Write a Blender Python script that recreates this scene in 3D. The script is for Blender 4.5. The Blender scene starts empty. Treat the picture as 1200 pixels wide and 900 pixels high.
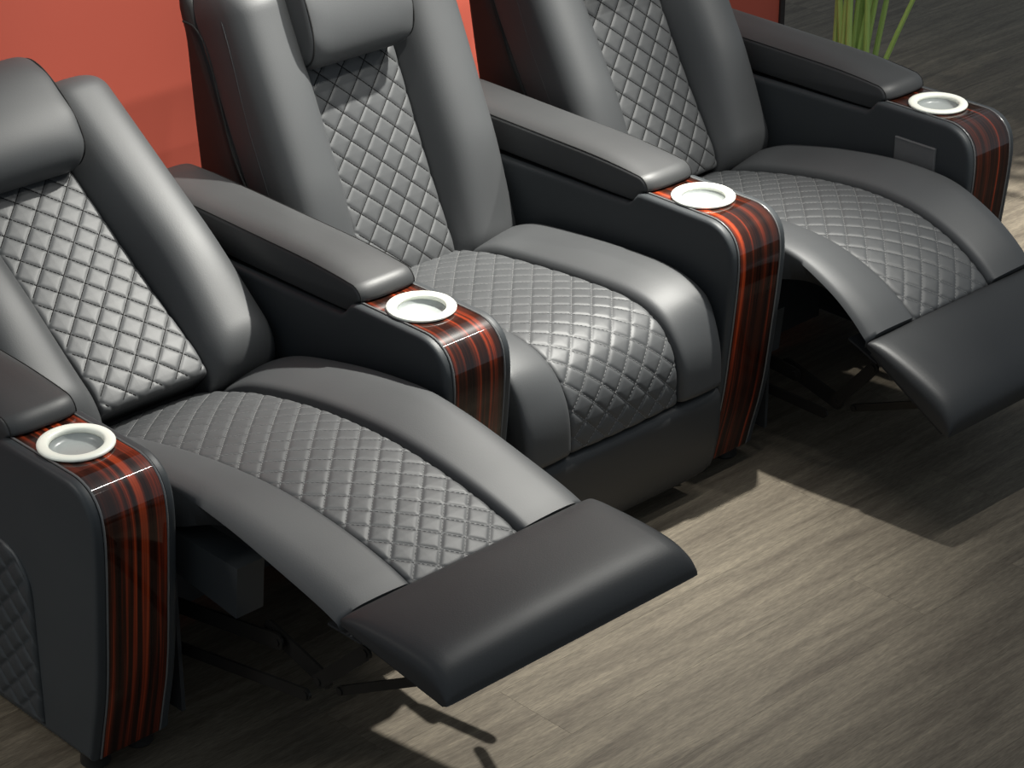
import bpy, math, random
import numpy as np
from mathutils import Vector

random.seed(7)
rng = np.random.default_rng(7)
C = bpy.context.scene.collection
SC = bpy.context.scene

# ------------------------------------------------------------------ camera
cam_d = bpy.data.cameras.new('camera')
cam_d.sensor_width = 36.0
cam_d.sensor_fit = 'HORIZONTAL'
cam_d.lens = 2987.7 / 1200 * 36.0
cam_d.clip_end = 100
cam = bpy.data.objects.new('camera', cam_d)
cam.location = (-2.037, -3.158, 2.560)
cam.rotation_euler = (math.radians(90 - 26.833), 0, math.radians(-43.718))
C.objects.link(cam)
SC.camera = cam

# ------------------------------------------------------------------ world, lamps, exposure
world = bpy.data.worlds.new('hall_ambient')
SC.world = world
world.use_nodes = True
bg = world.node_tree.nodes['Background']
bg.inputs['Color'].default_value = (0.82, 0.92, 1.0, 1)
bg.inputs['Strength'].default_value = 0.30

def spot(name, loc, target, power, size_deg, blend, radius, color):
    d = bpy.data.lights.new(name, 'SPOT')
    d.energy = power; d.spot_size = math.radians(size_deg); d.spot_blend = blend
    d.shadow_soft_size = radius; d.color = color
    o = bpy.data.objects.new(name, d); C.objects.link(o)
    o.location = loc
    o.rotation_euler = (Vector(target) - Vector(loc)).to_track_quat('-Z', 'Y').to_euler()
    return o

def strip_lamp(name, loc, target, power, sx, sy, color):
    d = bpy.data.lights.new(name, 'AREA')
    d.shape = 'RECTANGLE'; d.size = sx; d.size_y = sy; d.energy = power; d.color = color
    o = bpy.data.objects.new(name, d); C.objects.link(o)
    o.location = loc
    o.rotation_euler = (Vector(target) - Vector(loc)).to_track_quat('-Z', 'Y').to_euler()
    return o

WARM = (1.0, 0.98, 0.91)
spot('ceiling_spot_key', (1.99, 0.0, 2.68), (0.90, 0.24, 0.1), 710, 53, 1.0, 0.035, WARM)
spot('ceiling_spot_front', (1.25, -1.15, 2.75), (0.36, 0.52, 0.68), 60, 32, 0.8, 0.05, WARM)
spot('ceiling_spot_middle', (0.45, -1.10, 2.75), (1.00, 0.66, 0.88), 110, 27, 0.8, 0.05, WARM)
spot('ceiling_spot_far', (2.85, -1.15, 2.75), (1.98, 0.30, 0.56), 190, 35, 0.8, 0.05, WARM)
spot('added_spot_wall', (0.80, 0.12, 2.72), (0.85, 1.25, 0.60), 165, 42, 1.0, 0.05, WARM)  # added wash to brighten the red wall, no known fitting
spot('added_spot_wall', (2.00, 0.15, 2.72), (2.06, 1.25, 0.50), 560, 32, 1.0, 0.05, WARM)  # second added wash, brightens the wall strip between middle and far recliners
spot('ceiling_spot_right', (3.60, 0.25, 2.70), (3.10, 0.24, 0.0), 900, 22, 1.0, 0.04, WARM)
spot('added_spot_reeds', (2.10, 0.85, 2.72), (3.20, 0.97, 0.45), 45, 26, 0.8, 0.03, WARM)  # added to lift the reed stems, no known fitting
spot('added_spot_corner', (-1.9, 1.00, 2.40), (-0.40, 0.0, 0.10), 130, 34, 0.9, 0.25, WARM)  # added soft fill for the near console's outer face and the floor there
strip_lamp('ceiling_strip_lamp', (1.75, -0.55, 2.72), (1.75, -0.55, 0.0), 17, 1.5, 0.03, (1.0, 0.97, 0.92))

SC.view_settings.view_transform = 'Standard'
SC.view_settings.look = 'None'
SC.view_settings.gamma = 1.0
SC.view_settings.use_curve_mapping = False
SC.view_settings.exposure = 0.28

# ------------------------------------------------------------------ materials
def srgb(r, g, b):
    f = lambda c: (c / 255 / 12.92) if c / 255 <= 0.04045 else ((c / 255 + 0.055) / 1.055) ** 2.4
    return (f(r), f(g), f(b), 1)

def new_mat(name, color, rough=0.5, metallic=0.0, spec=0.5, coat=0.0, coat_rough=0.05):
    m = bpy.data.materials.new(name); m.use_nodes = True
    b = m.node_tree.nodes['Principled BSDF']
    b.inputs['Base Color'].default_value = color
    b.inputs['Roughness'].default_value = rough
    b.inputs['Metallic'].default_value = metallic
    b.inputs['Specular IOR Level'].default_value = spec
    b.inputs['Coat Weight'].default_value = coat
    b.inputs['Coat Roughness'].default_value = coat_rough
    return m

def N(m, t, **kw):
    n = m.node_tree.nodes.new(t)
    for k, v in kw.items(): setattr(n, k, v)
    return n
def L(m, a, b): m.node_tree.links.new(a, b)
def BS(m): return m.node_tree.nodes['Principled BSDF']

def add_noise(m, c1, c2, scale=8.0, stretch=(1, 1, 1), bump=0.0, bump_scale=300.0, dist=0.001, detail=4, rough_var=None):
    tc = N(m, 'ShaderNodeTexCoord')
    mp = N(m, 'ShaderNodeMapping'); mp.inputs['Scale'].default_value = stretch
    L(m, tc.outputs['Object'], mp.inputs['Vector'])
    nz = N(m, 'ShaderNodeTexNoise'); nz.inputs['Scale'].default_value = scale; nz.inputs['Detail'].default_value = detail
    L(m, mp.outputs['Vector'], nz.inputs['Vector'])
    mx = N(m, 'ShaderNodeMix', data_type='RGBA')
    L(m, nz.outputs['Fac'], mx.inputs['Factor'])
    mx.inputs['A'].default_value = c1; mx.inputs['B'].default_value = c2
    L(m, mx.outputs['Result'], BS(m).inputs['Base Color'])
    if rough_var:
        mr = N(m, 'ShaderNodeMapRange'); mr.inputs['To Min'].default_value = rough_var[0]; mr.inputs['To Max'].default_value = rough_var[1]
        L(m, nz.outputs['Fac'], mr.inputs['Value']); L(m, mr.outputs['Result'], BS(m).inputs['Roughness'])
    if bump:
        n2 = N(m, 'ShaderNodeTexNoise'); n2.inputs['Scale'].default_value = bump_scale; n2.inputs['Detail'].default_value = 3
        L(m, tc.outputs['Object'], n2.inputs['Vector'])
        bp = N(m, 'ShaderNodeBump'); bp.inputs['Strength'].default_value = bump; bp.inputs['Distance'].default_value = dist
        L(m, n2.outputs['Fac'], bp.inputs['Height']); L(m, bp.outputs['Normal'], BS(m).inputs['Normal'])
    return m

leather = add_noise(new_mat('charcoal_leather', (0.04, 0.04, 0.04, 1), 0.46, spec=0.5), (0.036, 0.038, 0.040, 1), (0.046, 0.048, 0.050, 1),
                    6, bump=0.25, bump_scale=420, dist=0.0006, rough_var=(0.51, 0.58))
foot_leather_dimmed = add_noise(new_mat('footrest_leather_dimmed', (0.03, 0.03, 0.03, 1), 0.46, spec=0.38), (0.019, 0.020, 0.021, 1), (0.026, 0.027, 0.028, 1),
                    6, bump=0.3, bump_scale=380, dist=0.0006, rough_var=(0.42, 0.52))  # same leather made darker: weaker light on the footrests put into the colour
pad_leather_dimmed = add_noise(new_mat('pad_leather_dimmed', (0.03, 0.03, 0.03, 1), 0.5, spec=0.45), (0.027, 0.028, 0.029, 1), (0.035, 0.036, 0.037, 1),
                    6, bump=0.25, bump_scale=400, dist=0.0006, rough_var=(0.46, 0.54))  # same leather darkened in colour to offset the overhead key lamp on the pads
quilt_leather = add_noise(new_mat('quilted_leather', (0.05, 0.05, 0.05, 1), 0.4, spec=0.5), (0.040, 0.042, 0.044, 1), (0.052, 0.054, 0.056, 1),
                          9, bump=0.2, bump_scale=420, dist=0.0006, rough_var=(0.50, 0.58))
panel_leather = add_noise(new_mat('side_leather', (0.03, 0.03, 0.03, 1), 0.5, spec=0.4), (0.026, 0.030, 0.033, 1), (0.034, 0.038, 0.041, 1),
                          5, bump=0.2, bump_scale=420, dist=0.0006, rough_var=(0.48, 0.55))
shell_leather = add_noise(new_mat('shell_leather', (0.02, 0.02, 0.02, 1), 0.55, spec=0.3), (0.018, 0.018, 0.018, 1), (0.025, 0.024, 0.024, 1),
                          5, bump=0.2, bump_scale=420, dist=0.0006)
seam_mat = new_mat('seam_thread', (0.012, 0.012, 0.012, 1), 0.7, spec=0.2)
thread_light = new_mat('grey_thread', (0.15, 0.15, 0.15, 1), 0.6, spec=0.3)
thread_dark = new_mat('dark_thread', (0.016, 0.016, 0.016, 1), 0.8, spec=0.1)
black_frame = add_noise(new_mat('black_fabric', (0.01, 0.01, 0.01, 1), 0.8), (0.008, 0.009, 0.010, 1), (0.014, 0.015, 0.017, 1), 30)
link_steel = add_noise(new_mat('dark_steel', (0.05, 0.05, 0.05, 1), 0.45, metallic=0.7), (0.018, 0.017, 0.016, 1), (0.03, 0.029, 0.027, 1), 20)
trim_mat = new_mat('grey_piping', (0.12, 0.12, 0.12, 1), 0.22, spec=0.6)
ring_mat = new_mat('cream_ring', (0.84, 0.85, 0.76, 1), 0.35)
liner_mat = add_noise(new_mat('frosted_liner', (0.6, 0.62, 0.6, 1), 0.3), (0.27, 0.29, 0.285, 1), (0.33, 0.35, 0.34, 1), 18)
plate_mat = add_noise(new_mat('grey_switch_plate', (0.09, 0.09, 0.09, 1), 0.4), (0.11, 0.112, 0.114, 1), (0.13, 0.13, 0.13, 1), 40)
foot_mat = new_mat('black_foot', (0.008, 0.008, 0.008, 1), 0.4)

# ebony veneer: streaks that run along the band (constant x), different on each console
wood = new_mat('ebony_veneer', (0.05, 0.01, 0.005, 1), 0.3, spec=0.08, coat=1.0, coat_rough=0.03)
tc = N(wood, 'ShaderNodeTexCoord'); oi = N(wood, 'ShaderNodeObjectInfo')
sx = N(wood, 'ShaderNodeSeparateXYZ'); L(wood, tc.outputs['Object'], sx.inputs[0])
sm = N(wood, 'ShaderNodeMath', operation='SUBTRACT'); L(wood, sx.outputs['Y'], sm.inputs[0]); L(wood, sx.outputs['Z'], sm.inputs[1])
s2 = N(wood, 'ShaderNodeMath', operation='MULTIPLY'); L(wood, sm.outputs[0], s2.inputs[0]); s2.inputs[1].default_value = 0.012
rm = N(wood, 'ShaderNodeMath', operation='MULTIPLY'); L(wood, oi.outputs['Random'], rm.inputs[0]); rm.inputs[1].default_value = 7.3
cb = N(wood, 'ShaderNodeCombineXYZ'); L(wood, sx.outputs['X'], cb.inputs[0]); L(wood, s2.outputs[0], cb.inputs[1]); L(wood, rm.outputs[0], cb.inputs[2])
n1 = N(wood, 'ShaderNodeTexNoise'); n1.inputs['Scale'].default_value = 62; n1.inputs['Detail'].default_value = 3.5; n1.inputs['Roughness'].default_value = 0.6
L(wood, cb.outputs[0], n1.inputs['Vector'])
cr = N(wood, 'ShaderNodeValToRGB'); e = cr.color_ramp.elements
e[0].position = 0.40; e[0].color = (0.010, 0.0035, 0.0025, 1)
e[1].position = 0.72; e[1].color = (0.42, 0.062, 0.016, 1)
a = e.new(0.52); a.color = (0.030, 0.008, 0.004, 1)
a = e.new(0.58); a.color = (0.10, 0.015, 0.006, 1)
a = e.new(0.64); a.color = (0.26, 0.034, 0.010, 1)
L(wood, n1.outputs['Fac'], cr.inputs['Fac']); L(wood, cr.outputs['Color'], BS(wood).inputs['Base Color'])

# red wall
wall_red = add_noise(new_mat('red_paint', (0.5, 0.07, 0.05, 1), 0.55, spec=0.3), (0.41, 0.084, 0.057, 1), (0.45, 0.094, 0.063, 1), 3, bump=0.1, bump_scale=150, dist=0.001)
wall_edge = new_mat('dark_edge', (0.015, 0.012, 0.012, 1), 0.5)

# floor planks: grey-brown oak, grain along x, tone from the object's random number
plank_mat = new_mat('oak_plank', (0.2, 0.18, 0.15, 1), 0.62, spec=0.2)
tc = N(plank_mat, 'ShaderNodeTexCoord'); oi = N(plank_mat, 'ShaderNodeObjectInfo')
of = N(plank_mat, 'ShaderNodeVectorMath', operation='ADD')
rm = N(plank_mat, 'ShaderNodeMath', operation='MULTIPLY'); L(plank_mat, oi.outputs['Random'], rm.inputs[0]); rm.inputs[1].default_value = 37.0
L(plank_mat, tc.outputs['Object'], of.inputs[0]); L(plank_mat, rm.outputs[0], of.inputs[1])
mp = N(plank_mat, 'ShaderNodeMapping'); mp.inputs['Scale'].default_value = (1.3, 16, 1); L(plank_mat, of.outputs[0], mp.inputs['Vector'])
g1 = N(plank_mat, 'ShaderNodeTexNoise'); g1.inputs['Scale'].default_value = 2.2; g1.inputs['Detail'].default_value = 7; g1.inputs['Roughness'].default_value = 0.62; g1.inputs['Distortion'].default_value = 0.6
L(plank_mat, mp.outputs[0], g1.inputs['Vector'])
mp2 = N(plank_mat, 'ShaderNodeMapping'); mp2.inputs['Scale'].default_value = (26, 230, 1); L(plank_mat, of.outputs[0], mp2.inputs['Vector'])
g2 = N(plank_mat, 'ShaderNodeTexNoise'); g2.inputs['Scale'].default_value = 2.0; g2.inputs['Detail'].default_value = 4
L(plank_mat, mp2.outputs[0], g2.inputs['Vector'])
cr = N(plank_mat, 'ShaderNodeValToRGB'); e = cr.color_ramp.elements
e[0].position = 0.30; e[0].color = srgb(72, 65, 56); e[1].position = 0.72; e[1].color = srgb(107, 99, 86)
a = e.new(0.5); a.color = srgb(90, 83, 72)
L(plank_mat, g1.outputs['Fac'], cr.inputs['Fac'])
md = N(plank_mat, 'ShaderNodeMapRange'); md.inputs['To Min'].default_value = 0.74; md.inputs['To Max'].default_value = 1.24
md.inputs['From Min'].default_value = 0.3; md.inputs['From Max'].default_value = 0.7
L(plank_mat, g2.outputs['Fac'], md.inputs['Value'])
mt = N(plank_mat, 'ShaderNodeMapRange'); mt.inputs['To Min'].default_value = 0.93; mt.inputs['To Max'].default_value = 1.06
L(plank_mat, oi.outputs['Random'], mt.inputs['Value'])
mm = N(plank_mat, 'ShaderNodeMath', operation='MULTIPLY'); L(plank_mat, md.outputs[0], mm.inputs[0]); L(plank_mat, mt.outputs[0], mm.inputs[1])
mx = N(plank_mat, 'ShaderNodeVectorMath', operation='SCALE'); L(plank_mat, cr.outputs['Color'], mx.inputs[0]); L(plank_mat, mm.outputs[0], mx.inputs['Scale'])
L(plank_mat, mx.outputs[0], BS(plank_mat).inputs['Base Color'])
bp = N(plank_mat, 'ShaderNodeBump'); bp.inputs['Strength'].default_value = 0.25; bp.inputs['Distance'].default_value = 0.001
L(plank_mat, g2.outputs['Fac'], bp.inputs['Height']); L(plank_mat, bp.outputs['Normal'], BS(plank_mat).inputs['Normal'])
subfloor = add_noise(new_mat('dark_subfloor', (0.03, 0.027, 0.024, 1), 0.8), (0.025, 0.022, 0.02, 1), (0.04, 0.036, 0.03, 1), 10)

stem_mat = add_noise(new_mat('reed_green', (0.2, 0.4, 0.06, 1), 0.4), (0.14, 0.32, 0.05, 1), (0.46, 0.56, 0.20, 1), 5, stretch=(1, 1, 0.6))
leaf_mat = add_noise(new_mat('leaf_green', (0.05, 0.16, 0.03, 1), 0.45), (0.04, 0.13, 0.025, 1), (0.09, 0.22, 0.04, 1), 8)
pot_mat = add_noise(new_mat('dark_pot', (0.02, 0.02, 0.02, 1), 0.4), (0.018, 0.018, 0.018, 1), (0.03, 0.03, 0.03, 1), 9)
soil_mat = add_noise(new_mat('soil', (0.02, 0.015, 0.01, 1), 0.95), (0.015, 0.011, 0.008, 1), (0.04, 0.03, 0.02, 1), 60)

# ------------------------------------------------------------------ mesh tools
class MB:
    def __init__(self): self.v = []; self.f = []; self.n = 0
    def add(self, V, F):
        V = np.asarray(V, float); self.v.append(V)
        o = self.n; self.f += [tuple(i + o for i in q) for q in F]; self.n += len(V)
    def loft(self, rings, closed=True, caps=True):
        R = np.asarray(rings, float); k, m = R.shape[:2]; F = []
        mm = m if closed else m - 1
        for i in range(k - 1):
            a, b = i * m, (i + 1) * m
            for j in range(mm):
                j2 = (j + 1) % m
                F.append((a + j, a + j2, b + j2, b + j))
        if caps:
            F.append(tuple(range(m - 1, -1, -1))); F.append(tuple(range((k - 1) * m, k * m)))
        self.add(R.reshape(-1, 3), F)
    def tube(self, pts, r, n=8, caps=True, flat=None):
        P = np.asarray(pts, float); T = np.gradient(P, axis=0)
        T /= np.linalg.norm(T, axis=1)[:, None] + 1e-12
        up = np.array([0.0, 0, 1]) if abs(T[0][2]) < 0.9 else np.array([1.0, 0, 0])
        rings = []
        rr = np.broadcast_to(np.asarray(r, float), (len(P),))
        u = up
        for p, t, q in zip(P, T, rr):
            u = u - t * (u @ t); u /= np.linalg.norm(u) + 1e-12
            w = np.cross(t, u)
            th = np.linspace(0, 2 * np.pi, n, endpoint=False)
            fy = flat or 1.0
            rings.append(p + q * (np.outer(np.cos(th), u) + fy * np.outer(np.sin(th), w)))
        self.loft(rings, True, caps)
    def box(self, lo, hi):
        (x0, y0, z0), (x1, y1, z1) = lo, hi
        V = [(x0, y0, z0), (x1, y0, z0), (x1, y1, z0), (x0, y1, z0), (x0, y0, z1), (x1, y0, z1), (x1, y1, z1), (x0, y1, z1)]
        self.add(V, [(0, 3, 2, 1), (4, 5, 6, 7), (0, 1, 5, 4), (1, 2, 6, 5), (2, 3, 7, 6), (3, 0, 4, 7)])
    def lathe(self, prof, center, n=48, close=False):
        cx, cy = center; th = np.linspace(0, 2 * np.pi, n, endpoint=False)
        rings = [np.stack([cx + r * np.cos(th), cy + r * np.sin(th), np.full(n, z)], -1) for r, z in prof]
        self.loft(rings, True, False)
    def mesh(self, name, mat, smooth=True, fix=True, sharp=40):
        me = bpy.data.meshes.new(name)
        me.from_pydata(np.concatenate(self.v).tolist(), [], self.f)
        if fix:
            import bmesh
            bm = bmesh.new(); bm.from_mesh(me)
            bmesh.ops.recalc_face_normals(bm, faces=bm.faces)
            bm.to_mesh(me); bm.free()
        me.materials.append(mat)
        if smooth:
            me.polygons.foreach_set('use_smooth', [True] * len(me.polygons))
            if sharp: me.set_sharp_from_angle(angle=math.radians(sharp))
        me.update()
        return me
    def build(self, name, mat, parent=None, **kw):
        return link(name, self.mesh(name, mat, **kw), parent)

def link(name, me, parent=None):
    o = bpy.data.objects.new(name, me); C.objects.link(o)
    if parent is not None: o.parent = parent
    return o

def thing(name, label, cat, loc=(0, 0, 0), group=None):
    o = bpy.data.objects.new(name, None); C.objects.link(o)
    o.empty_display_size = 0.1
    o.location = loc; o['label'] = label; o['category'] = cat
    if group: o['group'] = group
    return o

def catmull(pts, n):
    P = np.asarray(pts, float)
    P = np.vstack([2 * P[0] - P[1], P, 2 * P[-1] - P[-2]])
    out = []
    for i in range(1, len(P) - 2):
        for t in np.linspace(0, 1, 14, endpoint=False):
            a, b, c, d = P[i - 1], P[i], P[i + 1], P[i + 2]
            out.append(0.5 * (2 * b + (c - a) * t + (2 * a - 5 * b + 4 * c - d) * t * t + (3 * b - a - 3 * c + d) * t ** 3))
    out.append(P[-2]); out = np.array(out)
    s = np.concatenate([[0], np.cumsum(np.linalg.norm(np.diff(out, axis=0), axis=1))])
    q = np.linspace(0, s[-1], n)
    return np.stack([np.interp(q, s, out[:, k]) for k in range(out.shape[1])], -1), s[-1]

class Profile:
    """smooth curve in the y-z plane with its outward normal; s = arc length"""
    def __init__(self, pts):
        self.p, self.len = catmull(pts, 240)
        self.s = np.linspace(0, self.len, 240)
        t = np.gradient(self.p, axis=0); t /= np.linalg.norm(t, axis=1)[:, None]
        self.nrm = np.stack([t[:, 1], -t[:, 0]], -1)     # curve runs from the back to the front: normal points up
    def at(self, s):
        y = np.interp(s, self.s, self.p[:, 0]); z = np.interp(s, self.s, self.p[:, 1])
        ny = np.interp(s, self.s, self.nrm[:, 0]); nz = np.interp(s, self.s, self.nrm[:, 1])
        return y, z, ny, nz

def sstep(a, b, x):
    t = np.clip((np.asarray(x, float) - a) / (b - a), 0, 1); return t * t * (3 - 2 * t)

D = 0.056       # diagonal of one quilted diamond on the seats; the backs use DB
DB = 0.059
def relief(x, s, amp=0.0031, D=D):
    u = (x + s) / D; v = (x - s) / D
    du = np.abs(u - np.round(u)); dv = np.abs(v - np.round(v))
    d = np.minimum(du, dv) * D * 0.7071
    w = 0.010
    k = 1 - np.clip(1 - d / w, 0, 1) ** 3.0
    k = 0.72 * k + 0.28 * np.clip(d / 0.0195, 0, 1) ** 0.8
    return amp * (k - 1)

def quilt_n(x, s, hw, D=D, crown=0.005, seam=0.007):
    e = np.clip((hw - np.abs(x)) / 0.012, 0, 1)
    return crown * (1 - (x / hw) ** 2) - seam * (1 - np.sqrt(np.clip(1 - (1 - e) ** 2, 0, 1))) + relief(x, s, D=D)

def quilt_panel(prof, hwf, thick=0.05, off=0.0, step=0.0024, D=D):
    ns = int(prof.len / step); nx = 110
    S = np.linspace(0, prof.len, ns)
    rings = []
    for s in S:
        hw = hwf(s); x = np.linspace(-hw, hw, nx)
        end = min(s, prof.len - s)
        er = 0.012 * (1 - math.sqrt(max(0, 1 - (1 - min(end / 0.014, 1)) ** 2)))
        n = quilt_n(x, np.full(nx, s), hw, D) + off - er
        y, z, ny, nz = prof.at(s)
        top = np.stack([x, y + ny * n, z + nz * n], -1)
        bt = np.array([[hw, y - ny * thick, z - nz * thick], [-hw, y - ny * thick, z - nz * thick]])
        rings.append(np.vstack([top, bt]))
    m = MB(); m.loft(rings, True, True)
    return m

def quilt_thread(prof, hwf, off=0.0, r=0.0008, dash=0.0052, gap=0.0032, smin=0.0, smax=None, D=D):
    m = MB(); smax = smax or prof.len
    kmax = int((prof.len + 0.3) / D) + 2
    def pt(x, s):
        y, z, ny, nz = prof.at(s); n = float(quilt_n(np.array(x), np.array(s), hwf(s), D)) + off + 0.0006
        return np.array([x, y + ny * n, z + nz * n]), np.array([0, ny, nz])
    for fam in (1, -1):
        for k in range(-kmax, kmax + 1):
            # fam 1: x + s = kD ; fam -1: x - s = kD
            x = -0.2
            while x < 0.2:
                x2 = x + dash * 0.7071
                s = (k * D - x) * fam; s2 = (k * D - x2) * fam
                ok = smin + 0.006 < s < smax - 0.006 and smin + 0.006 < s2 < smax - 0.006
                if ok and abs(x) < hwf(s) - 0.006 and abs(x2) < hwf(s2) - 0.006:
                    a, na = pt(x, s); b, nb = pt(x2, s2)
                    d = b - a; d /= np.linalg.norm(d); w = np.cross(d, na); w /= np.linalg.norm(w)
                    V = [a - w * r, a + w * r, b + w * r, b - w * r, a - w * r * .6 + na * r * 1.1, a + w * r * .6 + na * r * 1.1, b + w * r * .6 + nb * r * 1.1, b - w * r * .6 + nb * r * 1.1]
                    m.add(V, [(4, 5, 6, 7), (0, 1, 5, 4), (1, 2, 6, 5), (2, 3, 7, 6), (3, 0, 4, 7)])
                x += (dash + gap) * 0.7071
    return m

def bolster(prof, xi, xo, side, top=0.007, thick=0.07, outer_drop=None, r_end=(0.03, 0.03), seam=0.006, ns=110, ow=0.055, tilt=lambda y: 0.0, tuck=lambda y: 0.0):
    thick_f = thick if callable(thick) else (lambda y: thick)
    """padded strip beside the quilt: xi(s), xo = inner and outer |x|; side = -1 or 1"""
    rings = []; m = 26
    u = np.linspace(0, 1, m)
    for s in np.linspace(0, prof.len, ns):
        a = xi(s); b = xo(s) if callable(xo) else xo
        x = a + (b - a) * (u + 0.10 * np.sin(np.pi * 2 * u) * 0)
        w = b - a
        y_, z_, _, _ = prof.at(s)
        od = outer_drop(y_, s); rear = 0.035 * (1 - min(s / 0.16, 1)) ** 2
        din = np.clip((x - a) / 0.016, 0, 1); dout = np.clip((b - x) / ow, 0, 1)
        thick = thick_f(y_)
        swell = 0.004 * np.sin(np.pi * np.clip((x - a) / w, 0, 1)) + tilt(y_) * np.clip((x - a) / w, 0, 1) ** 0.8
        n = top + swell - (seam + top) * (1 - np.sqrt(1 - (1 - din) ** 2)) - od * (1 - np.sqrt(np.clip(1 - (1 - dout) ** 2, 0, 1))) - rear
        nm = -thick * 0.55
        e0 = math.sqrt(max(0, 1 - (1 - min(s / r_end[0], 1)) ** 2)); e1 = math.sqrt(max(0, 1 - (1 - min((prof.len - s) / r_end[1], 1)) ** 2))
        k = max(min(e0, e1), 0.05)
        n = nm + (n - nm) * k
        nb = nm + (-thick - nm) * k
        y, z, ny, nz = prof.at(s)
        top_pts = np.stack([side * x, y + ny * n, z + nz * n], -1)
        tk = 0.008 + 0.042 * tuck(y_); xb = np.array([b - tk, a + 0.002]); bt = np.stack([side * xb, y + ny * nb + 0 * xb, z + nz * nb + 0 * xb], -1)
        rings.append(np.vstack([top_pts, bt]))
    q = MB(); q.loft(rings, True, True)
    return q

# ------------------------------------------------------------------ the setting
FX0, FX1, FY0, FY1 = -1.6, 6.4, -2.2, 3.2
m = MB(); m.box((FX0, FY0, -0.06), (FX1, FY1, -0.0105))
floor = m.build('floor', subfloor, smooth=False); floor['kind'] = 'structure'
PL, PW = 1.22, 0.183
m = MB(); c = 0.0002
x1, y1 = PL / 2 - 0.0001, PW / 2 - 0.0001
m.add([(-x1, -y1, -0.010), (x1, -y1, -0.010), (x1, y1, -0.010), (-x1, y1, -0.010),
       (-x1, -y1, -c), (x1, -y1, -c), (x1, y1, -c), (-x1, y1, -c),
       (-x1 + c, -y1 + c, 0), (x1 - c, -y1 + c, 0), (x1 - c, y1 - c, 0), (-x1 + c, y1 - c, 0)],
      [(0, 1, 5, 4), (1, 2, 6, 5), (2, 3, 7, 6), (3, 0, 4, 7), (4, 5, 9, 8), (5, 6, 10, 9), (6, 7, 11, 10), (7, 4, 8, 11), (8, 9, 10, 11)])
plank_me = m.mesh('plank', plank_mat, smooth=False)
row = 0; y = FY0 + PW / 2
while y < FY1:
    x = FX0 + PL / 2 - (row * 0.37 % 1.0) * PL * 0.6
    while x < FX1 - 0.1:
        o = link('plank', plank_me, floor); o.location = (x, y, 0)
        x += PL
    y += PW; row += 1

m = MB(); m.box((-1.6, 1.25, 0.0), (3.207, 1.33, 2.4))
wall = m.build('wall_back', wall_red, smooth=False); wall['kind'] = 'structure'
m = MB(); m.box((3.2075, 1.244, 0.0), (3.226, 1.336, 2.4))
o = m.build('trim_1', wall_edge, smooth=False); o['kind'] = 'structure'

# ------------------------------------------------------------------ armrest consoles
P = 0.76
front_pts = [(-0.088, 0.036), (-0.104, 0.10), (-0.119, 0.16), (-0.131, 0.23), (-0.142, 0.33), (-0.150, 0.41), (-0.1545, 0.47),
             (-0.1545, 0.505), (-0.1500, 0.535), (-0.138, 0.558), (-0.118, 0.574), (-0.096, 0.5815), (-0.078, 0.583)]
fr, _ = catmull(front_pts, 44)

def offset_loop(P2, d):
    """inset of a closed clockwise/ccw polygon by d (towards the inside)"""
    A = np.asarray(P2); area = 0.5 * np.sum(A[:, 0] * np.roll(A[:, 1], -1) - np.roll(A[:, 0], -1) * A[:, 1])
    t = np.roll(A, -1, 0) - np.roll(A, 1, 0); t /= np.linalg.norm(t, axis=1)[:, None] + 1e-12
    n = np.stack([-t[:, 1], t[:, 0]], -1) * (1 if area > 0 else -1)
    return A + n * d

flat = [(-0.05, 0.583), (0.0, 0.583), (0.05, 0.583), (0.096, 0.583)]
notch = [(0.108, 0.580), (0.116, 0.571), (0.124, 0.5615), (0.134, 0.5545)]
rear = [(0.2, 0.552), (0.35, 0.550), (0.5, 0.547), (0.7, 0.544), (0.765, 0.542), (0.785, 0.530), (0.79, 0.505), (0.79, 0.3), (0.79, 0.06), (0.785, 0.040), (0.77, 0.036)]
bottom = [(0.6, 0.036), (0.4, 0.036), (0.2, 0.036), (0.0, 0.036)]
outline = np.array(fr.tolist() + flat + notch + rear + bottom)

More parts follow.
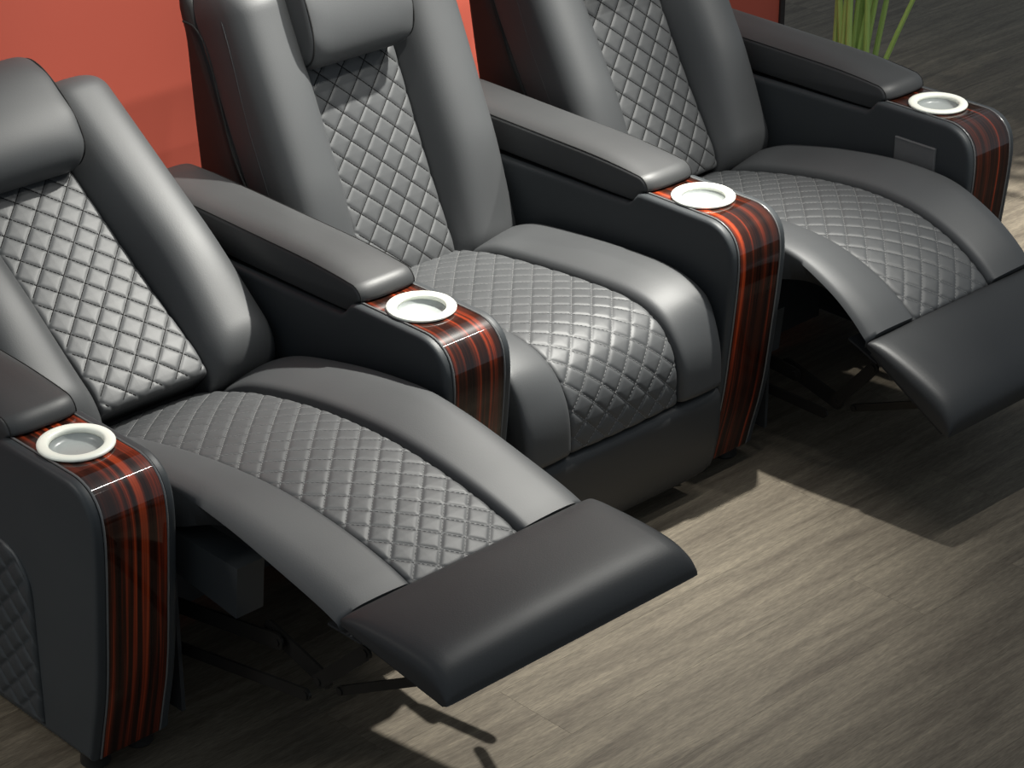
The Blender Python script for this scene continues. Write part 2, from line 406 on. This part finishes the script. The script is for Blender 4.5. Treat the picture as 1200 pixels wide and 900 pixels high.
def console_meshes():
    d = {}
    m = MB()                                        # leather-wrapped core between the side panels
    core = offset_loop(outline, 0.004)
    m.loft([np.stack([np.full(len(core), x), core[:, 0], core[:, 1]], -1) for x in (-0.0605, 0.0605)])
    # no top over the cup: the liner goes into the core, which is cut open there below
    d['core'] = m
    for sgn, key in ((-1, 'panel_l'), (1, 'panel_r')):
        m = MB(); rings = []
        for x, ins in ((0.0625, 0.006), (0.0632, 0.002), (0.0655, 0.0), (0.074, 0.0), (0.0785, 0.0018), (0.081, 0.006), (0.0818, 0.012)):
            q = offset_loop(outline, ins)
            rings.append(np.stack([np.full(len(q), sgn * x), q[:, 0], q[:, 1]], -1))
        m.loft(rings); d[key] = m
    # veneer band: front strip, flat piece with the cup hole, back strip
    m = MB(); W = 0.0603
    T = np.gradient(fr, axis=0); T /= np.linalg.norm(T, axis=1)[:, None]; NN = np.stack([-T[:, 1], T[:, 0]], -1)
    up = fr + NN * 0.0006; lo = fr - NN * 0.0034
    m.loft([[(-W, a[0], a[1]), (W, a[0], a[1]), (W, b[0], b[1]), (-W, b[0], b[1])] for a, b in zip(up, lo)])
    zt = 0.5836; hr = 0.053; n = 96
    th = np.linspace(0, 2 * np.pi, n, endpoint=False)
    k = np.minimum(W / np.maximum(np.abs(np.cos(th)), 1e-6), 0.078 / np.maximum(np.abs(np.sin(th)), 1e-6))
    sq = np.stack([k * np.cos(th), k * np.sin(th)], -1); ci = np.stack([hr * np.cos(th), hr * np.sin(th)], -1)
    ring = lambda q, z: np.column_stack([q, np.full(n, z)])
    m.loft([ring(sq, zt - 0.004), ring(sq, zt), ring(ci, zt), ring(ci, zt - 0.004)], True, False)
    m.box((-W, 0.078, zt - 0.004), (W, 0.122, zt))
    d['wood'] = m
    path = np.vstack([fr, flat[:]])
    for sg in (-1, 1):                              # fine welting either side of the veneer
        m = MB(); m.tube([(sg * 0.0617, a, b + 0.0004) for a, b in path], 0.0021, 8); d['welt%d' % sg] = m
    m = MB()                                        # cup ring
    m.lathe([(0.0535, 0.5845), (0.0630, 0.5848), (0.0648, 0.5862), (0.0650, 0.5885), (0.0635, 0.5905), (0.058, 0.5918), (0.050, 0.5916), (0.0468, 0.5900), (0.0452, 0.587), (0.0450, 0.5825), (0.0475, 0.580), (0.0535, 0.5845)], (0, 0), 72)
    d['ring'] = m
    m = MB()
    m.lathe([(0.0472, 0.5798), (0.0447, 0.5820), (0.0436, 0.579), (0.0415, 0.5755), (0.037, 0.5725), (0.02, 0.5715), (0.0005, 0.5712)], (0, 0), 64)
    d['liner'] = m
    # padded top: loft across x of the side outline, domed
    m = MB(); rings = []
    def padloop(x):
        ax = abs(x) / 0.0675
        rise = 0.0165 * max(0, 1 - ax ** 4.0)            # the top is flat across and falls to the side seams
        y0 = 0.082 + 0.012 * ax ** 4
        nose = 0.6130 + 0.35 * rise
        pts = [(0.126, 0.5575), (0.115, 0.563), (0.107, 0.572), (y0 + 0.006, 0.5845)]
        for a in np.linspace(0, 82, 10):
            r = math.radians(a); pts.append((y0 + 0.030 * (1 - math.cos(r)), 0.588 + (nose - 0.588) * math.sin(r)))
        for yy in (0.125, 0.14, 0.16, 0.19, 0.23, 0.28, 0.34, 0.42, 0.5, 0.6, 0.7):
            u = min(max((yy - (y0 + 0.030)) / 0.16, 0), 1)
            pts.append((max(yy, y0 + 0.034), nose + (0.6200 + rise - nose) * (1 - (1 - u) ** 2) + 0.010 * max(0, yy - 0.2)))
        e = 0.6200 + rise + 0.0052
        pts += [(0.755, e - 0.002), (0.775, e - 0.012), (0.785, e - 0.03), (0.785, 0.585), (0.78, 0.565), (0.765, 0.5575)]
        for yy in np.linspace(0.70, 0.18, 8): pts.append((yy, 0.5565))
        return np.array(pts)
    xs = [-0.0672, -0.0672, -0.0655, -0.063, -0.055, -0.045, -0.03, -0.015, 0, 0.015, 0.03, 0.045, 0.055, 0.063, 0.0655, 0.0672, 0.0672]
    for i, x in enumerate(xs):
        q = padloop(x)
        if i in (0, len(xs) - 1): q = offset_loop(q, 0.004) if i == 0 else offset_loop(q, 0.004); x = np.sign(x) * 0.0690
        if i in (1, len(xs) - 2): q = offset_loop(q, 0.0005)
        rings.append(np.column_stack([np.full(len(q), x), q]))
    m.loft(rings); d['pad'] = m
    for sg in (-1, 1):                              # seam along each top edge and down the front
        m = MB()
        q = padloop(0.0645)[3:25]
        q, _ = catmull(q, 90)
        m.tube([(sg * 0.0652, a, b + 0.0002) for a, b in q], 0.0011, 6)
        d['seam%d' % sg] = m
    m = MB()
    m.lathe([(0.0005, 0.0), (0.024, 0.0), (0.027, 0.004), (0.025, 0.02), (0.028, 0.034), (0.028, 0.038), (0.0005, 0.038)], (0, 0), 24)
    d['foot'] = m
    return d

cm = console_meshes()
# open the core under the cup: simple box pocket is cheaper than a boolean, so the core is split at the cup
def core_with_pocket():
    m = MB()
    core = offset_loop(outline, 0.004)
    m.loft([np.stack([np.full(len(core), x), core[:, 0], np.minimum(core[:, 1], 0.556)], -1) for x in (-0.0605, 0.0605)])
    return m
cm['core'] = core_with_pocket()
CM = {'core': cm['core'].mesh('core', black_frame), 'panel_l': cm['panel_l'].mesh('side_panel', panel_leather), 'panel_r': cm['panel_r'].mesh('side_panel', panel_leather),
      'wood': cm['wood'].mesh('veneer_band', wood, sharp=50), 'welt-1': cm['welt-1'].mesh('welting', trim_mat), 'welt1': cm['welt1'].mesh('welting', trim_mat), 'ring': cm['ring'].mesh('ring', ring_mat, sharp=60),
      'liner': cm['liner'].mesh('liner', liner_mat, sharp=60), 'pad': cm['pad'].mesh('arm_pad', pad_leather_dimmed, sharp=None), 'seam-1': cm['seam-1'].mesh('seam', seam_mat), 'seam1': cm['seam1'].mesh('seam', seam_mat),
      'foot': cm['foot'].mesh('foot', foot_mat)}

# quilted inset on the outer face of an end console
class FlatProf:
    def __init__(self, ln): self.len = ln
    def at(self, s): return s, 0.0, 0.0, 1.0
def side_quilt(sign):
    m = MB(); nx, nz = 150, 150
    ys = np.linspace(0.045, 0.72, nx); rings = []
    for yy in ys:
        top = 0.30 + 0.085 * math.sqrt(max(0, 1 - max(0, (0.13 - yy) / 0.085) ** 2)); bot = 0.05
        z = np.linspace(bot, top, nz)
        edge = np.minimum(np.minimum(z - bot, top - z), min(yy - 0.045, 0.72 - yy) + 0 * z)
        e = np.clip(edge / 0.012, 0, 1)
        h = 0.0075 * np.sqrt(np.clip(1 - (1 - e) ** 2, 0, 1)) + relief(np.full(nz, yy), z, 0.006) * e
        top_pts = np.stack([np.full(nz, 0.0822) + h, np.full(nz, yy), z], -1)
        bt = np.array([[0.0819, yy, top], [0.0819, yy, bot]])
        q = np.vstack([top_pts, bt]); q[:, 0] *= sign
        rings.append(q)
    m.loft(rings); return m

labels = ['armrest console in the near left corner, quilted outer face and orange-streaked dark veneer front',
          'armrest console between the nearest recliner with raised footrest and the closed upright recliner',
          'armrest console between the closed upright recliner and the farthest recliner, black foot showing below',
          'farthest armrest console by the green reeds, grey switch plate on its inner face']
for k in range(4):
    t = thing('armrest_console', labels[k], 'armrest', (k * P - 0.006, 0, 0), 'armrest consoles of the cinema row')
    link('core', CM['core'], t)
    link('side_panel', CM['panel_l'], t); link('side_panel', CM['panel_r'], t)
    link('veneer_band', CM['wood'], t); link('welting', CM['welt-1'], t); link('welting', CM['welt1'], t)
    cup = link('cup_ring', CM['ring'], t); link('cup_liner', CM['liner'], cup)
    cup['label'] = 'cream white cup holder ring'
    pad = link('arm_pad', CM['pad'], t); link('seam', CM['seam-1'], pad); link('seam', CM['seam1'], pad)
    for fx in (-0.045, 0.045):
        for fy in (-0.045, 0.72):
            f = link('foot', CM['foot'], t); f.location = (fx, fy, 0)
    if k in (0, 3):
        o = side_quilt(-1 if k == 0 else 1).build('quilted_inset', panel_leather, t, fix=True, sharp=None)
        o['label'] = 'diamond quilted inset on the outer face'
    if k == 3:
        m = MB(); x = -0.0818
        ring = lambda xx, i: [(xx, -0.066 + i, 0.425 + i), (xx, 0.044 - i, 0.425 + i), (xx, 0.044 - i, 0.522 - i), (xx, -0.066 + i, 0.522 - i)]
        m.loft([ring(x + 0.001, 0), ring(x - 0.005, 0), ring(x - 0.0065, 0.0015)])
        sp = m.build('switch_plate', plate_mat, t, smooth=False); sp['label'] = 'grey rectangular switch plate'
        m = MB(); m.box((x - 0.0075, -0.064, 0.5195), (x - 0.0068, 0.042, 0.5212))
        m.build('bright_edge', trim_mat, sp, smooth=False)

# ------------------------------------------------------------------ recliners
HB = 0.120                                             # half width of the quilt on the back
back_prof = None
class BackProf(Profile):
    pass
# local frame of a back: x across, z up along the back, -y out of the cushion
bp_pts = [(-0.002, 0.60), (-0.001, 0.5), (0.0, 0.4), (0.002, 0.3), (0.002, 0.2), (-0.001, 0.10), (-0.003, 0.04), (0.004, -0.012)]
bprof = Profile(bp_pts)                                # runs from the top down, normal faces -y
bhw = lambda s: HB
BM = {}
BM['quilt'] = quilt_panel(bprof, bhw, 0.075, D=DB).mesh('quilted_back', quilt_leather, sharp=None)
BM['thread'] = quilt_thread(bprof, bhw, D=DB, r=0.0011, dash=0.0064, gap=0.0012).mesh('stitching', thread_dark, smooth=False, fix=False)

def wing(side):
    sec = [(0.1215, -0.085), (0.1215, -0.05), (0.1215, -0.014), (0.126, 0.004), (0.138, 0.030), (0.153, 0.053), (0.172, 0.0675), (0.196, 0.0740), (0.224, 0.0750),
           (0.249, 0.0690), (0.268, 0.054), (0.279, 0.030), (0.2825, 0.0), (0.283, -0.02), (0.282, -0.05), (0.279, -0.085)]
    q, _ = catmull(sec, 56)
    rings = []; T0, T1 = -0.035, 0.692
    for t in np.linspace(0, 1, 80):
        tt = T0 + (T1 - T0) * (0.5 - 0.5 * math.cos(math.pi * t))
        k = 0.58 + 0.42 * sstep(-0.03, 0.26, tt)
        eb = math.sqrt(max(0, 1 - (1 - min((tt - T0) / 0.075, 1)) ** 2)); et = math.sqrt(max(0, 1 - (1 - min((T1 - tt) / 0.085, 1)) ** 2))
        n = np.where(q[:, 1] > 0, q[:, 1] * k, q[:, 1])
        base = -0.085
        n = base + (n - base) * max(0.06, et) if et < eb else base + (n - base) * max(0.35 + 0.65 * eb, 0.06)
        x = q[:, 0].copy()
        xo = 0.283 - 0.035 * (1 - et) - 0.016 * (1 - eb)
        x = 0.1215 + (x - 0.1215) * (xo - 0.1215) / (0.283 - 0.1215)
        rings.append(np.stack([side * x, -n, np.full(len(x), tt)], -1))
    m = MB(); m.loft(rings); return m
BM['wing_l'] = wing(-1).mesh('back_wing', leather, sharp=70); BM['wing_r'] = wing(1).mesh('back_wing', leather, sharp=70)
def wing_seam(side):
    m = MB(); pts = []
    for tt in np.linspace(-0.0, 0.60, 40):
        pts.append((side * 0.2826, 0.016 - 0.02 * sstep(0.35, 0.6, tt), tt))
    for a in np.linspace(10, 80, 8):
        r = math.radians(a); pts.append((side * (0.2826 - 0.012 * math.sin(r)), -0.004 + 0.05 * (1 - math.cos(r)), 0.60 + 0.052 * math.sin(r)))
    m.tube(pts, 0.0009, 6); return m
BM['wseam_l'] = wing_seam(-1).mesh('piping', leather); BM['wseam_r'] = wing_seam(1).mesh('piping', leather)

def extrude_x(loop, x0, x1, rnd=0.01):
    L2 = np.array(loop); m = MB()
    rings = []
    for x, i in ((x0, rnd), (x0 + rnd * 0.3, rnd * 0.3), (x0 + rnd, 0), (x1 - rnd, 0), (x1 - rnd * 0.3, rnd * 0.3), (x1, rnd)):
        q = offset_loop(L2, i); rings.append(np.column_stack([np.full(len(q), x), q]))
    m.loft(rings); return m
# centre of the back behind the pillow, the rolled top, and the rear shell (loops are (y, z) in the back's frame)
BM['top'] = extrude_x([(0.01, 0.601), (0.004, 0.63), (0.02, 0.66), (0.045, 0.675), (0.075, 0.672), (0.085, 0.65), (0.085, 0.601)], -0.1212, 0.1212, 0.004).mesh('back_top', leather, sharp=50)
sh, _ = catmull([(0.0865, -0.02), (0.0865, 0.2), (0.0865, 0.4), (0.0865, 0.56), (0.086, 0.655), (0.100, 0.684), (0.122, 0.684), (0.136, 0.652), (0.142, 0.600), (0.170, 0.52), (0.205, 0.42), (0.250, 0.28), (0.285, 0.14), (0.285, 0.06), (0.24, 0.0), (0.16, -0.02)], 70)
BM['shell'] = extrude_x(sh, -0.279, 0.279, 0.012).mesh('back_shell', shell_leather, sharp=50)
def shell_roll(sg):
    m = MB()                                           # seam down the side of the shell
    if True:
        q, _ = catmull([(0.05, 0.04), (0.075, 0.20), (0.098, 0.34), (0.088, 0.46), (0.078, 0.56), (0.095, 0.61), (0.128, 0.63)], 40)
        m.tube([(sg * 0.2795, a, b) for a, b in q], 0.0022, 6)
    return m
BM['roll'] = [shell_roll(sg).mesh('seam', seam_mat) for sg in (-1, 1)]
def pillow():
    m = MB(); rings = []
    th = np.linspace(0, 2 * np.pi, 56, endpoint=False)
    X = 0.136
    for x in np.concatenate([[-X, -X + 0.0012, -X + 0.004, -X + 0.010, -X + 0.02, -X + 0.035], np.linspace(-0.09, 0.09, 11), [X - 0.035, X - 0.02, X - 0.010, X - 0.004, X - 0.0012, X]]):
        e = (X - abs(x)) / 0.035
        k = 1 - 0.16 * (1 - math.sqrt(max(0, 1 - (1 - min(e, 1)) ** 2)))
        if abs(x) >= X - 1e-6: k *= 0.90
        c, s = np.cos(th), np.sin(th)
        n = 0.050 + 0.072 * k * np.sign(c) * np.abs(c) ** 0.80
        t = 0.592 + 0.128 * k * np.sign(s) * np.abs(s) ** 0.86
        wr = 0.0012 * np.sin(9 * th + 40 * x) * np.exp(-(X - abs(x)) / 0.03)
        rings.append(np.stack([np.full(len(th), x), -(n + wr), t], -1))
    m.loft(rings); return m
BM['pillow'] = pillow().mesh('head_pillow', leather, sharp=None)
def pillow_pipe(sg):
    m = MB(); th = np.linspace(0, 2 * np.pi, 73); c, s = np.cos(th), np.sin(th)
    if True:
        k = 0.925
        n = 0.050 + 0.072 * k * np.sign(c) * np.abs(c) ** 0.80; t = 0.592 + 0.128 * k * np.sign(s) * np.abs(s) ** 0.86
        m.tube(np.stack([np.full(73, sg * 0.1315), -n, t], -1), 0.0018, 6, caps=False)
    return m
BM['pipe'] = [pillow_pipe(sg).mesh('piping', seam_mat) for sg in (-1, 1)]

def footrest_mesh():
    # local: joint at the origin, pad runs towards -y; thin at the joint, full at the front
    loop, _ = catmull([(-0.001, -0.018), (-0.0005, -0.010), (-0.0025, -0.002), (-0.03, 0.006), (-0.08, 0.010), (-0.14, 0.0105), (-0.19, 0.007), (-0.219, -0.002), (-0.237, -0.017), (-0.245, -0.034), (-0.246, -0.046), (-0.235, -0.0525), (-0.12, -0.036)], 70)
    m = MB(); rings = []
    X = 0.278
    for x, k in ((-X, 0.25), (-X + 0.001, 0.45), (-X + 0.004, 0.66), (-X + 0.010, 0.82), (-X + 0.02, 0.92), (-X + 0.04, 0.985), (-X + 0.07, 1.0), (-0.1, 1.03), (0, 1.04), (0.1, 1.03), (X - 0.07, 1.0), (X - 0.04, 0.985), (X - 0.02, 0.92), (X - 0.010, 0.82), (X - 0.004, 0.66), (X - 0.001, 0.45), (X, 0.25)):
        q = loop.copy(); base = -0.012 + q[:, 0] / 0.246 * 0.036
        up = q[:, 1] > base
        q[up, 1] = base[up] + (q[up, 1] - base[up]) * k
        q[:, 0] = -0.12 + (q[:, 0] + 0.12) * (1 - 0.014 * (1 - min(k, 1)))
        rings.append(np.column_stack([np.full(len(q), x), q]))
    m.loft(rings); return m
FM = footrest_mesh().mesh('footrest', foot_leather_dimmed, sharp=60)
def footrest_board():
    m = MB(); m.loft([[(x, -0.014, -0.0225), (x, -0.228, -0.0545), (x, -0.226, -0.0655), (x, -0.012, -0.0335)] for x in (-0.268, 0.268)]); return m
FB = footrest_board().mesh('board', black_frame, smooth=False)

def bar(m, a, b, x, w=0.028, th=0.005):
    """flat steel link with rounded ends between two (y, z) points at the given x"""
    a = np.array(a, float); b = np.array(b, float); d = (b - a) / np.linalg.norm(b - a); n = np.array([-d[1], d[0]])
    pts = []
    for q in np.linspace(90, 270, 7): pts.append(a + w / 2 * (math.cos(math.radians(q)) * d + math.sin(math.radians(q)) * n))
    for q in np.linspace(-90, 90, 7): pts.append(b + w / 2 * (math.cos(math.radians(q)) * d + math.sin(math.radians(q)) * n))
    pts = np.array(pts)
    m.loft([np.column_stack([np.full(len(pts), x + s), pts]) for s in (-th / 2, th / 2)])
    for c in (a, b):
        th_ = np.linspace(0, 2 * np.pi, 10, endpoint=False)
        ringp = lambda xx, r: np.stack([np.full(10, xx), c[0] + r * np.cos(th_), c[1] + r * np.sin(th_)], -1)
        m.loft([ringp(x - th, 0.007), ringp(x + th, 0.007)])

def recliner(label, X, seat_pts, hw0, hw1, base, ang, foot=None, xoff=0.0, closed=False):
    t = thing('recliner', label, 'recliner', (X, 0.3, 0), 'recliners of the cinema row')
    oy = -0.3                                          # children are laid out in row coordinates
    sp = Profile(seat_pts)
    hwf = lambda s: hw0 + (hw1 - hw0) * float(sstep(0.15, 1.0, s / sp.len))
    def put(o, loc=(0, 0, 0), rx=0.0, par=None):
        o.location = (loc[0], loc[1] + oy, loc[2]); o.rotation_euler = (rx, 0, 0); return o
    o = put(quilt_panel(sp, hwf, 0.06).build('quilted_seat', quilt_leather, t, sharp=None))
    link('stitching', quilt_thread(sp, hwf).mesh('stitching', thread_light, smooth=False, fix=False), o)['kind'] = 'stuff'
    o['label'] = 'diamond quilted centre of the seat'
    for sd in (-1, 1):
        put(bolster(sp, lambda s: hwf(s) + 0.0002, 0.2735, sd, thick=(lambda y: 0.062) if closed else (lambda y: 0.036 + 0.026 * float(sstep(-0.18, -0.05, y))), r_end=(0.05, 0.006 if not closed else 0.012),
            outer_drop=lambda y, s: 0.008 if closed else 0.018 - 0.006 * float(sstep(-0.22, -0.10, y)), ow=0.022 if closed else 0.05,
            tuck=(lambda y: 0.0) if closed else (lambda y: 1 - float(sstep(-0.22, -0.10, y))),
            tilt=(lambda y: 0.022 * float(sstep(-0.150, -0.085, y))) if closed else (lambda y: 0.026 * float(sstep(-0.44, -0.10, y)))).build('seat_bolster', leather, t, sharp=70))
    # back
    rx = -math.radians(ang)
    L0 = (0, base[0], base[1])
    q = put(link('quilted_back', BM['quilt'], t), L0, rx); link('stitching', BM['thread'], q)['kind'] = 'stuff'
    q['label'] = 'diamond quilted centre of the back'
    for k in ('l', 'r'):
        w = put(link('back_wing', BM['wing_' + k], t), L0, rx); link('piping', BM['wseam_' + k], w)
    put(link('back_top', BM['top'], t), L0, rx)
    s_ = put(link('back_shell', BM['shell'], t), L0, rx); [link('seam', q, s_) for q in BM['roll']]
    p_ = put(link('head_pillow', BM['pillow'], t), (-0.010 + xoff, base[0], base[1]), rx); [link('piping', q, p_) for q in BM['pipe']]
    # base: dark box between the consoles, side rails and the reclining mechanism
    for lo, hi in (((-0.2835, -0.10, 0.06), (-0.2755, 0.70, 0.36)), ((0.2755, -0.10, 0.06), (0.2835, 0.70, 0.36))):
        m = MB(); m.box(lo, hi); put(m.build('side_rail', black_frame, t, smooth=False))
    for lo, hi in (((-0.2745, 0.22, 0.03), (0.2745, 0.25, 0.345)), ((-0.2745, 0.69, 0.03), (0.2745, 0.71, 0.22))):
        m = MB(); m.box(lo, hi); put(m.build('cross_rail', black_frame, t, smooth=False))
    for sx_ in (-0.262, 0.262):
        for fy in (0.06, 0.66):
            m = MB(); m.lathe([(0.0005, 0), (0.02, 0), (0.022, 0.005), (0.022, 0.06), (0.0005, 0.06)], (sx_, fy), 16)
            put(m.build('foot', foot_mat, t))
    if foot:
        (fy, fz), fa = foot
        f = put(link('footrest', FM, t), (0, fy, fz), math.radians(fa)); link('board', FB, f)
        m = MB(); m.box((-0.262, -0.030, -0.0475), (0.262, 0.050, -0.0435)); put(m.build('light_stop_flap', black_frame, t, smooth=False), (0, fy, fz), math.radians(fa))  # added strip that stops key light leaking through the footrest joint
        ca, sa = math.cos(math.radians(fa)), math.sin(math.radians(fa))
        loc = lambda y_, z_: (fy + y_ * ca - z_ * sa, fz + y_ * sa + z_ * ca)
        for sd in (-1, 1):
            x = sd * 0.232
            m = MB(); x0, x1 = sorted((sd * 0.205, sd * 0.262))
            yb = fy + 0.29
            lp, _ = catmull([(yb, fz - 0.145), (yb + 0.20, fz - 0.13), (yb + 0.20, fz - 0.035), (yb + 0.04, fz - 0.02), (yb - 0.004, fz - 0.03)], 24)
            q = MB(); q.loft([np.column_stack([np.full(4, xx), [(yb, fz - 0.145), (yb + 0.22, fz - 0.12), (yb + 0.22, fz - 0.045), (yb - 0.01, fz - 0.045)]]) for xx in (x0, x1)])
            put(q.build('seat_rail', panel_leather, t, smooth=False))
            for a_, b_, xx, w_ in (((0.10, 0.20), (fy + 0.22, fz - 0.17), x, 0.03), ((fy + 0.25, fz - 0.165), (fy + 0.115, fz - 0.20), x + 0.012, 0.034),
                                   (loc(-0.02, -0.075), (fy + 0.10, fz - 0.185), x - 0.012, 0.026), (loc(-0.14, -0.075), (fy + 0.06, fz - 0.19), x, 0.016),
                                   ((0.06, 0.14), (fy + 0.12, fz - 0.215), x - 0.024, 0.022)):
                if sd > 0 and a_ in ((0.06, 0.14), loc(-0.14, -0.075)): continue
                q = MB(); bar(q, a_, b_, xx, w_); put(q.build('mechanism_link', link_steel, t, smooth=False))
    if closed:
        lp, _ = catmull([(-0.146, 0.2445), (-0.157, 0.225), (-0.157, 0.16), (-0.150, 0.11), (-0.138, 0.065), (-0.118, 0.040), (-0.09, 0.040), (-0.085, 0.10), (-0.09, 0.20), (-0.10, 0.2445)], 60)
        m = MB(); rings = []
        for x, i in ((-0.276, 0.012), (-0.273, 0.004), (-0.266, 0), (-0.255, 0), (-0.24, 0), (-0.22, 0), (0.22, 0), (0.24, 0), (0.255, 0), (0.266, 0), (0.273, 0.004), (0.276, 0.012)):
            q = offset_loop(lp, i); e_ = min((0.276 - abs(x)) / 0.06, 1)
            q[:, 1] = np.maximum(q[:, 1], 0.04 + 0.055 * (1 - math.sqrt(1 - (1 - e_) ** 2))); rings.append(np.column_stack([np.full(len(q), x), q]))
        m.loft(rings); o = put(m.build('footrest', foot_leather_dimmed, t, sharp=60)); o['label'] = 'folded footrest panel below the seat'
    return t

recliner('nearest recliner, back leaning far and footrest raised level', 0.38,
         [(0.36, 0.368), (0.30, 0.390), (0.2, 0.424), (0.1, 0.448), (0.0, 0.466), (-0.1, 0.477), (-0.2, 0.482), (-0.3, 0.478), (-0.4, 0.466), (-0.48, 0.449), (-0.532, 0.433)],
         0.138, 0.121, (0.32, 0.44), 55.3, ((-0.5330, 0.4495), 0.0))
recliner('middle recliner, upright with its footrest folded shut under the seat', 0.38 + P + 0.003,
         [(0.50, 0.385), (0.44, 0.40), (0.35, 0.42), (0.2, 0.436), (0.08, 0.443), (0.0, 0.443), (-0.06, 0.432), (-0.105, 0.407), (-0.135, 0.368), (-0.149, 0.32), (-0.152, 0.248)],
         0.140, 0.150, (0.455, 0.38), 24.1, xoff=-0.014, closed=True)
recliner('farthest recliner, footrest half lowered and sloping to the floor', 0.38 + 2 * P + 0.004,
         [(0.45, 0.36), (0.38, 0.385), (0.28, 0.410), (0.18, 0.431), (0.08, 0.446), (0.0, 0.453), (-0.08, 0.452), (-0.16, 0.441), (-0.24, 0.415), (-0.30, 0.383), (-0.352, 0.343)],
         0.140, 0.127, (0.410, 0.40), 29.6, ((-0.3528, 0.3510), 21.7))

# ------------------------------------------------------------------ reeds in a pot behind the row
PX, PY = 3.20, 0.97
t = thing('potted_reeds', 'tall green reeds in a dark pot behind the farthest armrest', 'plant', (PX, PY, 0))
m = MB(); m.lathe([(0.0005, 0.0), (0.06, 0.0), (0.066, 0.006), (0.082, 0.17), (0.087, 0.18), (0.087, 0.19), (0.078, 0.19), (0.076, 0.165)], (0, 0), 32)
m.build('pot', pot_mat, t, sharp=40)
m = MB(); m.lathe([(0.077, 0.164), (0.04, 0.168), (0.0005, 0.169)], (0, 0), 24); m.build('soil', soil_mat, t)
right = np.array([math.cos(math.radians(43.7)), -math.sin(math.radians(43.7))])
fan = [(-0.052, 0.00), (-0.036, 0.02), (-0.020, -0.03), (-0.010, 0.06), (0.004, 0.05), (0.012, 0.10), (0.028, 0.12), (0.056, 0.16), (0.060, 0.34), (-0.03, -0.12), (0.03, -0.05), (0.0, 0.2)]
for i, (a, lean) in enumerate(fan):
    b = rng.uniform(-0.04, 0.04); depth = rng.uniform(-0.22, 0.02); H = rng.uniform(0.9, 1.35)
    fwd = np.array([right[1] * -1, right[0]])
    pts = []
    for s in np.linspace(0, 1, 14):
        off = right * (a + lean * s * 0.9 + 0.16 * lean * s * s) + fwd * (b + depth * s * s)
        pts.append((off[0], off[1], 0.165 + H * s - 0.1 * abs(lean) * s * s))
    rr = np.linspace(0.0088, 0.0030, 14) * rng.uniform(0.85, 1.15)
    m = MB(); m.tube(pts, rr, 8); st = m.build('stem', stem_mat, t)
    for j in range(4):
        k = 8 + 2 * j if 8 + 2 * j < 13 else 13
        p0 = np.array(pts[k]); az = rng.uniform(-1.9, 0.12); ln = rng.uniform(0.35, 0.6)
        d = np.array([math.cos(az), math.sin(az), 0]); sd = np.array([-d[1], d[0], 0]); V = []; F = []
        for q, s in enumerate(np.linspace(0, 1, 8)):
            c = p0 + d * ln * s + np.array([0, 0, 0.30 * s - 0.40 * s * s])
            w = 0.021 * math.sin(math.pi * min(0.08 + s * 0.92, 1)) ** 0.8 + 0.001
            V += [c - sd * w + (0, 0, 0.004), c + (0, 0, -0.002), c + sd * w + (0, 0, 0.004)]
            if q: F += [((q - 1) * 3 + e, (q - 1) * 3 + e + 1, q * 3 + e + 1, q * 3 + e) for e in (0, 1)]
        m = MB(); m.add(V, F); m.build('leaf', leaf_mat, st, fix=False, sharp=None)
